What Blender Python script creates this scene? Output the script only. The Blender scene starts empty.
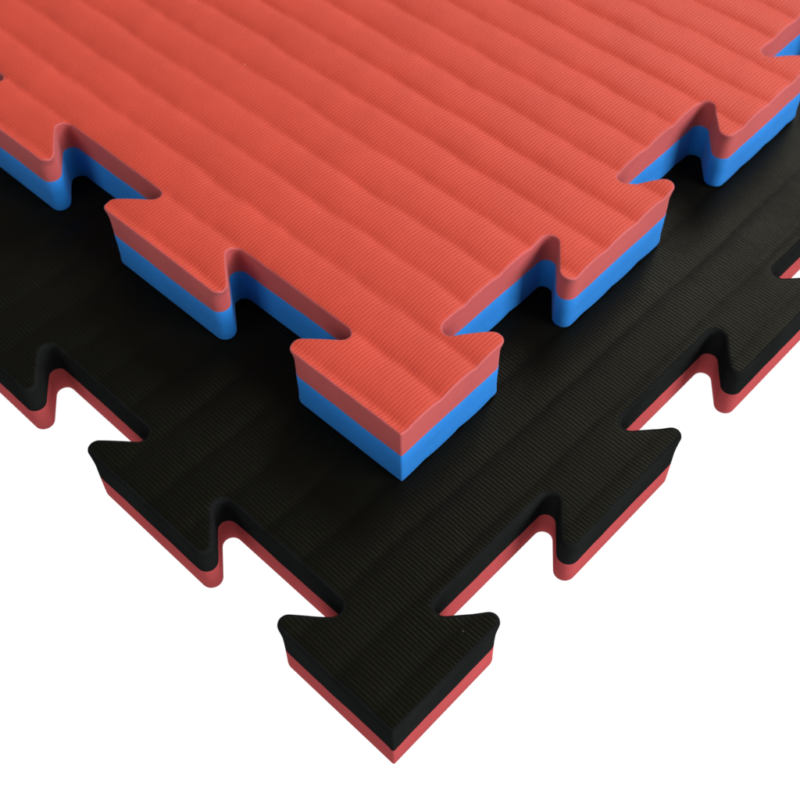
import bpy, math
import numpy as np
from mathutils import Euler
from mathutils.geometry import delaunay_2d_cdt

scene = bpy.context.scene
rng = np.random.default_rng(7)

# ------------------------------------------------------------------ real sizes (metres)
PITCH = 0.100                  # one tooth plus one notch
RED_T, RED_SPLIT = 0.0292, 0.0133
BLACK_T, BLACK_SPLIT = 0.0275, 0.0147
BAND, RIB = 0.01785, 0.00145   # wide soft bands and fine ribs pressed in the foam


# ------------------------------------------------------------------ materials
def nodes_of(m):
    m.use_nodes = True
    nt = m.node_tree
    nt.nodes.clear()
    out = nt.nodes.new('ShaderNodeOutputMaterial')
    b = nt.nodes.new('ShaderNodeBsdfPrincipled')
    nt.links.new(b.outputs[0], out.inputs[0])
    return nt, b


def math_node(nt, op, a, b=None):
    n = nt.nodes.new('ShaderNodeMath')
    n.operation = op
    for i, v in enumerate((a, b)):
        if v is None:
            continue
        if isinstance(v, (int, float)):
            n.inputs[i].default_value = v
        else:
            nt.links.new(v, n.inputs[i])
    return n.outputs[0]


def noise(nt, vec, scale, detail=2.0, rough=0.5):
    n = nt.nodes.new('ShaderNodeTexNoise')
    n.inputs['Scale'].default_value = scale
    n.inputs['Detail'].default_value = detail
    n.inputs['Roughness'].default_value = rough
    nt.links.new(vec, n.inputs['Vector'])
    return n.outputs['Fac']


def foam(name, col, rib_axis=None, rough=0.6, spec=0.3, sheen=0.0, sheen_tint=(1, 1, 1), rib_depth=0.00008,
         mottle=0.10, grain=0.00004, spec_tint=(1, 1, 1), rough_var=0.0, dust=None):
    """Closed-cell foam: mottled colour, fine cell grain and, on the pressed faces, fine ribs."""
    m = bpy.data.materials.new(name)
    nt, b = nodes_of(m)
    tc = nt.nodes.new('ShaderNodeTexCoord').outputs['Object']
    # colour
    big = noise(nt, tc, 38, 3)
    fine = noise(nt, tc, 900, 2)
    mixv = math_node(nt, 'ADD', math_node(nt, 'MULTIPLY', big, 0.7), math_node(nt, 'MULTIPLY', fine, 0.3))
    ramp = nt.nodes.new('ShaderNodeValToRGB')
    ramp.color_ramp.elements[0].position = 0.3
    ramp.color_ramp.elements[1].position = 0.7
    lo = [c * (1 - mottle) for c in col]
    hi = [c * (1 + mottle) for c in col]
    ramp.color_ramp.elements[0].color = (*lo, 1)
    ramp.color_ramp.elements[1].color = (*hi, 1)
    nt.links.new(mixv, ramp.inputs[0])
    colour = ramp.outputs[0]
    if dust is not None:
        # a few specks of lint lying on the pressed face
        vo = nt.nodes.new('ShaderNodeTexVoronoi')
        vo.inputs['Scale'].default_value = 75
        nt.links.new(tc, vo.inputs['Vector'])
        sc = nt.nodes.new('ShaderNodeSeparateColor')
        nt.links.new(vo.outputs['Color'], sc.inputs[0])
        size = math_node(nt, 'MULTIPLY', math_node(nt, 'MAXIMUM', math_node(nt, 'SUBTRACT', sc.outputs[0], 0.72), 0.0), 0.11)
        spot = math_node(nt, 'LESS_THAN', vo.outputs['Distance'], size)
        mx = nt.nodes.new('ShaderNodeMix')
        mx.data_type = 'RGBA'
        nt.links.new(math_node(nt, 'MULTIPLY', spot, 0.7), mx.inputs[0])
        nt.links.new(colour, mx.inputs[6])
        mx.inputs[7].default_value = (*dust, 1)
        colour = mx.outputs[2]
    nt.links.new(colour, b.inputs['Base Color'])
    b.inputs['Roughness'].default_value = rough
    b.inputs['Specular IOR Level'].default_value = spec
    b.inputs['Specular Tint'].default_value = (*spec_tint, 1)
    if rough_var:
        rv = math_node(nt, 'MULTIPLY', math_node(nt, 'SUBTRACT', noise(nt, tc, 22, 4, 0.6), 0.5), rough_var * 2)
        nt.links.new(math_node(nt, 'ADD', rv, rough), b.inputs['Roughness'])
    b.inputs['Sheen Weight'].default_value = sheen
    b.inputs['Sheen Roughness'].default_value = 0.4
    b.inputs['Sheen Tint'].default_value = (*sheen_tint, 1)
    # relief
    h = math_node(nt, 'MULTIPLY', noise(nt, tc, 1500, 2), grain)
    h = math_node(nt, 'ADD', h, math_node(nt, 'MULTIPLY', noise(nt, tc, 260, 2), grain * 2.0))
    if rib_axis is not None:
        sep = nt.nodes.new('ShaderNodeSeparateXYZ')
        nt.links.new(tc, sep.inputs[0])
        across = sep.outputs[rib_axis]
        # ribs wander a little and are pressed unevenly along their length
        mp = nt.nodes.new('ShaderNodeMapping')
        mp.inputs['Scale'].default_value = (1, 2.5, 1) if rib_axis == 1 else (2.5, 1, 1)
        nt.links.new(tc, mp.inputs[0])
        wob = math_node(nt, 'MULTIPLY', math_node(nt, 'SUBTRACT', noise(nt, mp.outputs[0], 45, 2), 0.5), 0.0014)
        ph = math_node(nt, 'MULTIPLY', math_node(nt, 'ADD', across, wob), 2 * math.pi / RIB)
        s = math_node(nt, 'SINE', ph)
        mp2 = nt.nodes.new('ShaderNodeMapping')
        mp2.inputs['Scale'].default_value = (1, 4, 1) if rib_axis == 1 else (4, 1, 1)
        nt.links.new(tc, mp2.inputs[0])
        amp = math_node(nt, 'ADD', math_node(nt, 'MULTIPLY', noise(nt, mp2.outputs[0], 170, 4), 2.2), -0.10)
        h = math_node(nt, 'ADD', h, math_node(nt, 'MULTIPLY', math_node(nt, 'MULTIPLY', s, amp), rib_depth))
    bump = nt.nodes.new('ShaderNodeBump')
    bump.inputs['Strength'].default_value = 1.0
    bump.inputs['Distance'].default_value = 1.0
    nt.links.new(h, bump.inputs['Height'])
    nt.links.new(bump.outputs[0], b.inputs['Normal'])
    return m


RED_TOP = foam('ribbed_red_foam', (0.505, 0.058, 0.035), rib_axis=1, rough=0.55, spec=0.20, sheen=0.03, mottle=0.07,
               rib_depth=0.000037, dust=(0.60, 0.20, 0.15), rough_var=0.06)
RED_CUT = foam('cut_red_foam', (0.41, 0.071, 0.072), rough=0.6, spec=0.30, sheen=0.12, mottle=0.10, grain=0.00006)
RED_UNDER = foam('cut_dark_red_foam', (0.325, 0.054, 0.058), rough=0.6, spec=0.0, sheen=0.0, mottle=0.10, grain=0.00006)
BLUE = foam('cut_blue_foam', (0.012, 0.172, 0.545), rough=0.55, spec=0.32, sheen=0.08, mottle=0.10, grain=0.00006)
BLACK_TOP = foam('ribbed_black_foam', (0.0026, 0.0026, 0.0018), rib_axis=0, rough=0.48, spec=0.09, mottle=0.2,
                 rib_depth=0.000032, spec_tint=(1, 0.99, 0.72), rough_var=0.10, dust=(0.05, 0.05, 0.05))
BLACK_CUT = foam('cut_black_foam', (0.0085, 0.0091, 0.0092), rough=0.6, spec=0.0, mottle=0.25, grain=0.00006)

# ------------------------------------------------------------------ outline of a jigsaw mat
def fillet(P, R, n=9):
    out = []
    N = len(P)
    for i in range(N):
        p = P[i]
        a = P[i - 1] - p
        b = P[(i + 1) % N] - p
        la, lb = np.hypot(*a), np.hypot(*b)
        a = a / la
        b = b / lb
        h = math.acos(max(-1, min(1, float(a @ b)))) / 2
        t = min(R[i] / math.tan(h), 0.48 * la, 0.48 * lb)
        r = t * math.tan(h)
        bis = a + b
        bis = bis / np.hypot(*bis)
        c = p + bis * r / math.sin(h)
        q0, q1 = p + a * t - c, p + b * t - c
        a0, a1 = math.atan2(q0[1], q0[0]), math.atan2(q1[1], q1[0])
        d = (a1 - a0 + math.pi) % (2 * math.pi) - math.pi
        for k in range(n + 1):
            an = a0 + d * k / n
            out.append(c + r * np.array([math.cos(an), math.sin(an)]))
    return np.array(out)


def resample(P, Q, step):
    """Subdivide long edges of P (and Q, its twin) so the rim can follow the pressed bands."""
    A, B = [], []
    for i in range(len(P)):
        a, b = P[i], P[(i + 1) % len(P)]
        c, d = Q[i], Q[(i + 1) % len(P)]
        L = np.hypot(*(b - a))
        k = max(1, int(math.ceil(L / step)))
        for j in range(k):
            A.append(a + (b - a) * j / k)
            B.append(c + (d - c) * j / k)
    return np.array(A), np.array(B)


def mat_outline(cu, cv, wo, s, d, ro, ro_top, ri, scale, n=10):
    """Two matching outlines: the cut body and the sharper pressed-out tooth tips of its upper face."""
    gap = PITCH - wo
    Lu = 2 * cu + (n - 1) * PITCH + gap
    Lv = 2 * cv + (n - 1) * PITCH + gap

    def run(c):
        pts = []
        for k in range(n):
            x = c + k * PITCH
            pts += [(x, 0), (x - s, d), (x + gap + s, d), (x + gap, 0)]
        return pts
    rc = 0.0007
    R4 = [ro, ri, ri, ro] * n
    pts, R = [(0, 0)], [rc]
    pts += [(x, y) for x, y in run(cu)]; R += R4
    pts += [(Lu, 0)]; R += [rc]
    pts += [(Lu - y, x) for x, y in run(cv)]; R += R4
    pts += [(Lu, Lv)]; R += [rc]
    pts += [(Lu - x, Lv - y) for x, y in run(cu)]; R += R4
    pts += [(0, Lv)]; R += [rc]
    pts += [(y, Lv - x) for x, y in run(cv)]; R += R4
    R2 = [ro_top if r == ro else r for r in R]
    pts = np.array(pts, float)
    return resample(fillet(pts, R) * scale, fillet(pts, R2) * scale, 0.0016)


def offset(o, e):
    """Move a counter-clockwise outline outward by e (number or one value per vertex)."""
    d = np.roll(o, -1, 0) - o
    d /= np.hypot(d[:, 0], d[:, 1])[:, None]
    n = np.stack([d[:, 1], -d[:, 0]], 1)
    n0 = np.roll(n, 1, 0)
    m = (n + n0) / (1 + (n * n0).sum(1))[:, None].clip(0.35)
    e = np.asarray(e, float)
    return o + m * (e[:, None] if e.ndim else e)


def inside(pts, poly):
    res = np.zeros(len(pts), bool)
    a, b = poly, np.roll(poly, -1, 0)
    for i in range(0, len(pts), 2000):
        p = pts[i:i + 2000]
        c = (a[None, :, 1] > p[:, None, 1]) != (b[None, :, 1] > p[:, None, 1])
        with np.errstate(divide='ignore', invalid='ignore'):
            xi = a[:, 0] + (p[:, None, 1] - a[:, 1]) * (b[:, 0] - a[:, 0]) / (b[:, 1] - a[:, 1])
        res[i:i + 2000] = ((c & (p[:, None, 0] < xi)).sum(1) % 2) == 1
    return res


def smooth_noise(x, seed, cell):
    """1D value noise."""
    g = np.random.default_rng(seed).uniform(-1, 1, 4096)
    q = np.asarray(x) / cell + 1000
    i = np.floor(q).astype(int)
    f = q - i
    f = f * f * (3 - 2 * f)
    return g[i % 4096] * (1 - f) + g[(i + 1) % 4096] * f


def bands(axis, first, amp, seed, power=2.4):
    """Height of the pressed face: shallow cushions with a crease between neighbours."""
    def h(xy):
        x = xy[:, axis]
        y = xy[:, 1 - axis]
        k = np.floor((x - first) / BAND)
        x = x + 0.0007 * smooth_noise(y + 3.1 * k, seed, 0.016) + 0.00055 * smooth_noise(y + 1.7 * k, seed + 1, 0.006)
        t = (x - first) / BAND
        t = t - np.floor(t)
        a = amp * (1 + 0.25 * smooth_noise(y + 5.3 * k, seed + 2, 0.03))
        return -a * np.abs(2 * t - 1) ** power
    return h


def face_mesh(o, axis, height, fine, coarse, margin):
    """Triangulate the inside of outline o with points dense across the bands."""
    lo, hi = o.min(0), o.max(0)
    st = (fine, coarse) if axis == 0 else (coarse, fine)
    # finest toward the near corner, coarser across the far part of the sheet
    gx = np.concatenate([np.arange(lo[0], 0.36, st[0]), np.arange(0.36, hi[0], st[0] * 3.5)])
    gy = np.concatenate([np.arange(lo[1], 0.36, st[1]), np.arange(0.36, hi[1], st[1] * 3.5)])
    X, Y = np.meshgrid(gx, gy, indexing='ij')
    if axis == 0:
        Y = Y + (np.arange(len(gx)) % 2)[:, None] * coarse * 0.5
    else:
        X = X + (np.arange(len(gy)) % 2)[None, :] * coarse * 0.5
    g = np.stack([X.ravel(), Y.ravel()], 1)
    g = g[inside(g, offset(o, -margin))]
    n = len(o)
    pts = [tuple(p) for p in o] + [tuple(p) for p in g]
    v, e, f, ov, oe, of = delaunay_2d_cdt(pts, [], [list(range(n))], 1, 1e-7)
    v = np.array([(q[0], q[1]) for q in v])
    idx = np.full(n, -1)
    for i, src in enumerate(ov):
        for sidx in src:
            if sidx < n:
                idx[sidx] = i
    return v, [list(t) for t in f], idx


def build_layer(name, parent, o, rings, top, bottom, mats, split):
    """One foam layer as one closed mesh.  rings: (z, outward offset, follow_top, follow_bottom);
    top / bottom: (axis, height function, fine, coarse) or None for a flat glued face."""
    V, F, M = [], [], []
    body, tip = o
    N = len(body)
    ring_idx = []
    loops = []
    # slow wander of the knife and of the glue seam along the rim
    step = np.hypot(*(np.roll(body, -1, 0) - body).T)
    arc = np.concatenate([[0], np.cumsum(step)[:-1]])
    cut = 0.00012 * smooth_noise(arc, 5, 0.013) + 0.00005 * smooth_noise(arc, 6, 0.004)
    seam = 0.00022 * smooth_noise(arc, 8, 0.021) + 0.00009 * smooth_noise(arc, 9, 0.006)
    for z, e, ft, fb in rings:
        p = offset(body + (tip - body) * e[1], e[0]) if isinstance(e, tuple) else offset(body, e)
        zz = np.full(N, z)
        if not isinstance(e, tuple) and 0.004 < z < 0.022:
            p = offset(p, cut)
        if abs(z - split) < 0.0006:
            zz = zz + seam
        if top and ft:
            zz = zz + ft * top[1](p)
        if bottom and fb:
            zz = zz - fb * bottom[1](p)
        base = len(V)
        V += [(p[i, 0], p[i, 1], zz[i]) for i in range(N)]
        ring_idx.append(base)
        loops.append(p)
    for r in range(len(rings) - 1):
        a, b = ring_idx[r], ring_idx[r + 1]
        for i in range(N):
            j = (i + 1) % N
            F.append((a + i, b + i, b + j, a + j))
            M.append(1)
    for which, spec, r in (('top', top, 0), ('bottom', bottom, len(rings) - 1)):
        p = loops[r]
        ax, hf, fi, co = spec if spec else (0, None, 0.02, 0.05)
        v, f, idx = face_mesh(p, ax, hf, fi, co, 0.0007)
        zbase = rings[r][0]
        zz = np.full(len(v), zbase)
        if hf is not None:
            zz = zz + (hf(v) if which == 'top' else -hf(v))
        remap = {}
        for i in range(N):
            if idx[i] >= 0:
                remap[idx[i]] = ring_idx[r] + i
        for i in range(len(v)):
            if i not in remap:
                remap[i] = len(V)
                V.append((v[i, 0], v[i, 1], zz[i]))
        for t in f:
            q = [remap[k] for k in t]
            F.append(tuple(q if which == 'top' else q[::-1]))
            M.append(0 if which == 'top' else 1)
    me = bpy.data.meshes.new(name)
    me.from_pydata(V, [], F)
    for m in mats:
        me.materials.append(m)
    me.polygons.foreach_set('material_index', M)
    me.polygons.foreach_set('use_smooth', [True] * len(F))
    me.set_sharp_from_angle(angle=math.radians(50))
    me.update()
    ob = bpy.data.objects.new(name, me)
    scene.collection.objects.link(ob)
    ob.parent = parent
    return ob


def thing(name, label, cat, loc, rz, group=None):
    e = bpy.data.objects.new(name, None)
    e.empty_display_size = 0.05
    scene.collection.objects.link(e)
    e.location = loc
    e.rotation_euler = (0, 0, rz)
    e['label'] = label
    e['category'] = cat
    if group:
        e['group'] = group
    return e


def rim(z0, r, lip, tip, lip_depth, k=4):
    """Rings of the upper edge: small rounded shoulder, then a pressed lip (wider at the tooth tips) that dies out downward."""
    out = []
    for i in range(k + 1):
        a = math.pi / 2 * i / k
        out.append((z0 - r * (1 - math.cos(a)), (lip - r * (1 - math.sin(a)), tip), 1.0, 0.0))
    for q in (0.2, 0.4, 0.6, 0.8, 1.0):
        g = (1 - q) ** 1.7
        out.append((z0 - r - lip_depth * q, (lip * g, tip * g), 1.0 - q, 0.0))
    return out


# ------------------------------------------------------------------ red and blue mat (upper)
red_rest = RED_T + BLACK_T + 0.0001
red = thing('puzzle_mat', 'ribbed red foam mat with blue underside and jigsaw teeth, lying on the black mat',
            'foam mat', (0, 0, -RED_T), 0.80941, 'interlocking two coloured foam floor mats')
o = mat_outline(0.05973, 0.05946, 0.07715, 0.02555, 0.02083, 0.0040, 0.0034, 0.0036, 1.0)
red_top = (0, bands(0, 0.0203, 0.00128, 11, 2.6), 0.0007, 0.0042)
blue_bot = (0, bands(0, 0.0113, 0.00085, 41, 2.2), 0.0010, 0.012)
zt = RED_T
build_layer('top_layer', red, o,
            rim(zt, 0.0006, 0.0002, 1.0, 0.0050) + [(zt - RED_SPLIT * 0.7, 0, 0, 0), (zt - RED_SPLIT, 0, 0, 0)],
            red_top, None, [RED_TOP, RED_CUT], RED_T - RED_SPLIT)
build_layer('bottom_layer', red, o,
            [(zt - RED_SPLIT, -0.0001, 0, 0), (zt - RED_SPLIT - 0.0004, 0.0001, 0, 0), (0.009, 0, 0, 0), (0.004, 0, 0, 0.15), (0.0008, 0.0002, 0, 0.9),
             (0.0001, 0, 0, 1.0), (0.0, -0.0004, 0, 1.0)],
            None, blue_bot, [BLUE, BLUE], RED_T - RED_SPLIT)

# ------------------------------------------------------------------ black and red mat (lower)
black = thing('puzzle_mat', 'ribbed black foam mat with red underside and jigsaw teeth, beneath the red mat',
              'foam mat', (-0.00403, -0.08818, -RED_T - 0.0001 - BLACK_T), 0.7965, 'interlocking two coloured foam floor mats')
o = mat_outline(0.05824, 0.05963, 0.07663, 0.02514, 0.02115, 0.0040, 0.0034, 0.0036, 0.97484)
black_top = (1, bands(1, 0.0085, 0.00060, 71, 2.6), 0.0007, 0.006)
zt = BLACK_T
build_layer('top_layer', black, o,
            rim(zt, 0.0013, 0.0002, 1.0, 0.0075) + [(zt - BLACK_SPLIT * 0.85, 0, 0, 0), (zt - BLACK_SPLIT, 0, 0, 0)],
            black_top, None, [BLACK_TOP, BLACK_CUT], BLACK_T - BLACK_SPLIT)
build_layer('bottom_layer', black, o,
            [(zt - BLACK_SPLIT, -0.0001, 0, 0), (zt - BLACK_SPLIT - 0.0004, 0, 0, 0), (0.006, 0, 0, 0), (0.0006, 0, 0, 0), (0.0, -0.0005, 0, 0)],
            None, None, [RED_UNDER, RED_UNDER], BLACK_T - BLACK_SPLIT)

# ------------------------------------------------------------------ white sheet with added glow
ground = bpy.data.materials.new('glowing_white_sheet')
nt, b = nodes_of(ground)
tc = nt.nodes.new('ShaderNodeTexCoord').outputs['Object']
ramp = nt.nodes.new('ShaderNodeValToRGB')
ramp.color_ramp.elements[0].color = (0.10, 0.10, 0.10, 1)
ramp.color_ramp.elements[1].color = (0.12, 0.12, 0.12, 1)
nt.links.new(noise(nt, tc, 3, 2), ramp.inputs[0])
nt.links.new(ramp.outputs[0], b.inputs['Base Color'])
b.inputs['Roughness'].default_value = 0.8
b.inputs['Specular IOR Level'].default_value = 0.1
b.inputs['Emission Color'].default_value = (1, 1, 1, 1)     # glow added to keep the sheet plain white, with no light behind it
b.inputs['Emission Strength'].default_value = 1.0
me = bpy.data.meshes.new('floor')
z = -RED_T - BLACK_T - 0.0003
me.from_pydata([(-6, -6, z), (6, -6, z), (6, 6, z), (-6, 6, z)], [], [(0, 1, 2, 3)])
me.materials.append(ground)
fl = bpy.data.objects.new('floor', me)
scene.collection.objects.link(fl)
fl['kind'] = 'structure'

# ------------------------------------------------------------------ camera
cam_d = bpy.data.cameras.new('camera')
cam = bpy.data.objects.new('camera', cam_d)
scene.collection.objects.link(cam)
scene.camera = cam
cam_d.sensor_fit = 'HORIZONTAL'
cam_d.sensor_width = 36
cam_d.lens = 1170.568 / 800 * 36
cam_d.clip_start = 0.01
cam_d.clip_end = 50
cam.location = (-0.0001, -0.21066, 0.31184)
m = Euler((math.pi / 2 - 0.94762, 0, 0)).to_matrix() @ Euler((0, 0, -0.01728)).to_matrix()
cam.rotation_euler = m.to_euler()
cam_d.dof.use_dof = True
cam_d.dof.focus_distance = 0.40
cam_d.dof.aperture_fstop = 22

# ------------------------------------------------------------------ light
world = bpy.data.worlds.new('World')
scene.world = world
world.use_nodes = True
bg = world.node_tree.nodes['Background']
bg.inputs[0].default_value = (1.0, 0.98, 0.96, 1)
bg.inputs[1].default_value = 0.22


def area(name, loc, target, size, power, col):
    d = bpy.data.lights.new(name, 'AREA')
    d.shape = 'RECTANGLE'
    d.size, d.size_y = size
    d.energy = power
    d.color = col
    ob = bpy.data.objects.new(name, d)
    scene.collection.objects.link(ob)
    ob.location = loc
    from mathutils import Vector
    ob.rotation_euler = (Vector(target) - Vector(loc)).to_track_quat('-Z', 'Y').to_euler()
    return ob


area('softbox_lamp', (2.3, -0.95, 1.35), (0.1, 0.1, 0), (1.5, 1.5), 118, (1.0, 0.985, 0.97))
area('sheen_lamp', (1.3, 2.0, 1.9), (0.1, 0.1, 0), (1.4, 1.2), 46, (1.0, 0.98, 0.94))  # lamp added at back right for sheen on the black mat, no window there
area('fill_lamp', (-1.6, -1.5, 1.3), (0.1, 0.1, 0), (1.2, 1.2), 19, (1.0, 0.99, 0.98))

scene.view_settings.view_transform = 'Standard'
scene.view_settings.look = 'None'
scene.view_settings.exposure = 0
scene.render.film_transparent = False
scene.cycles.max_bounces = 6
scene.cycles.use_denoising = True
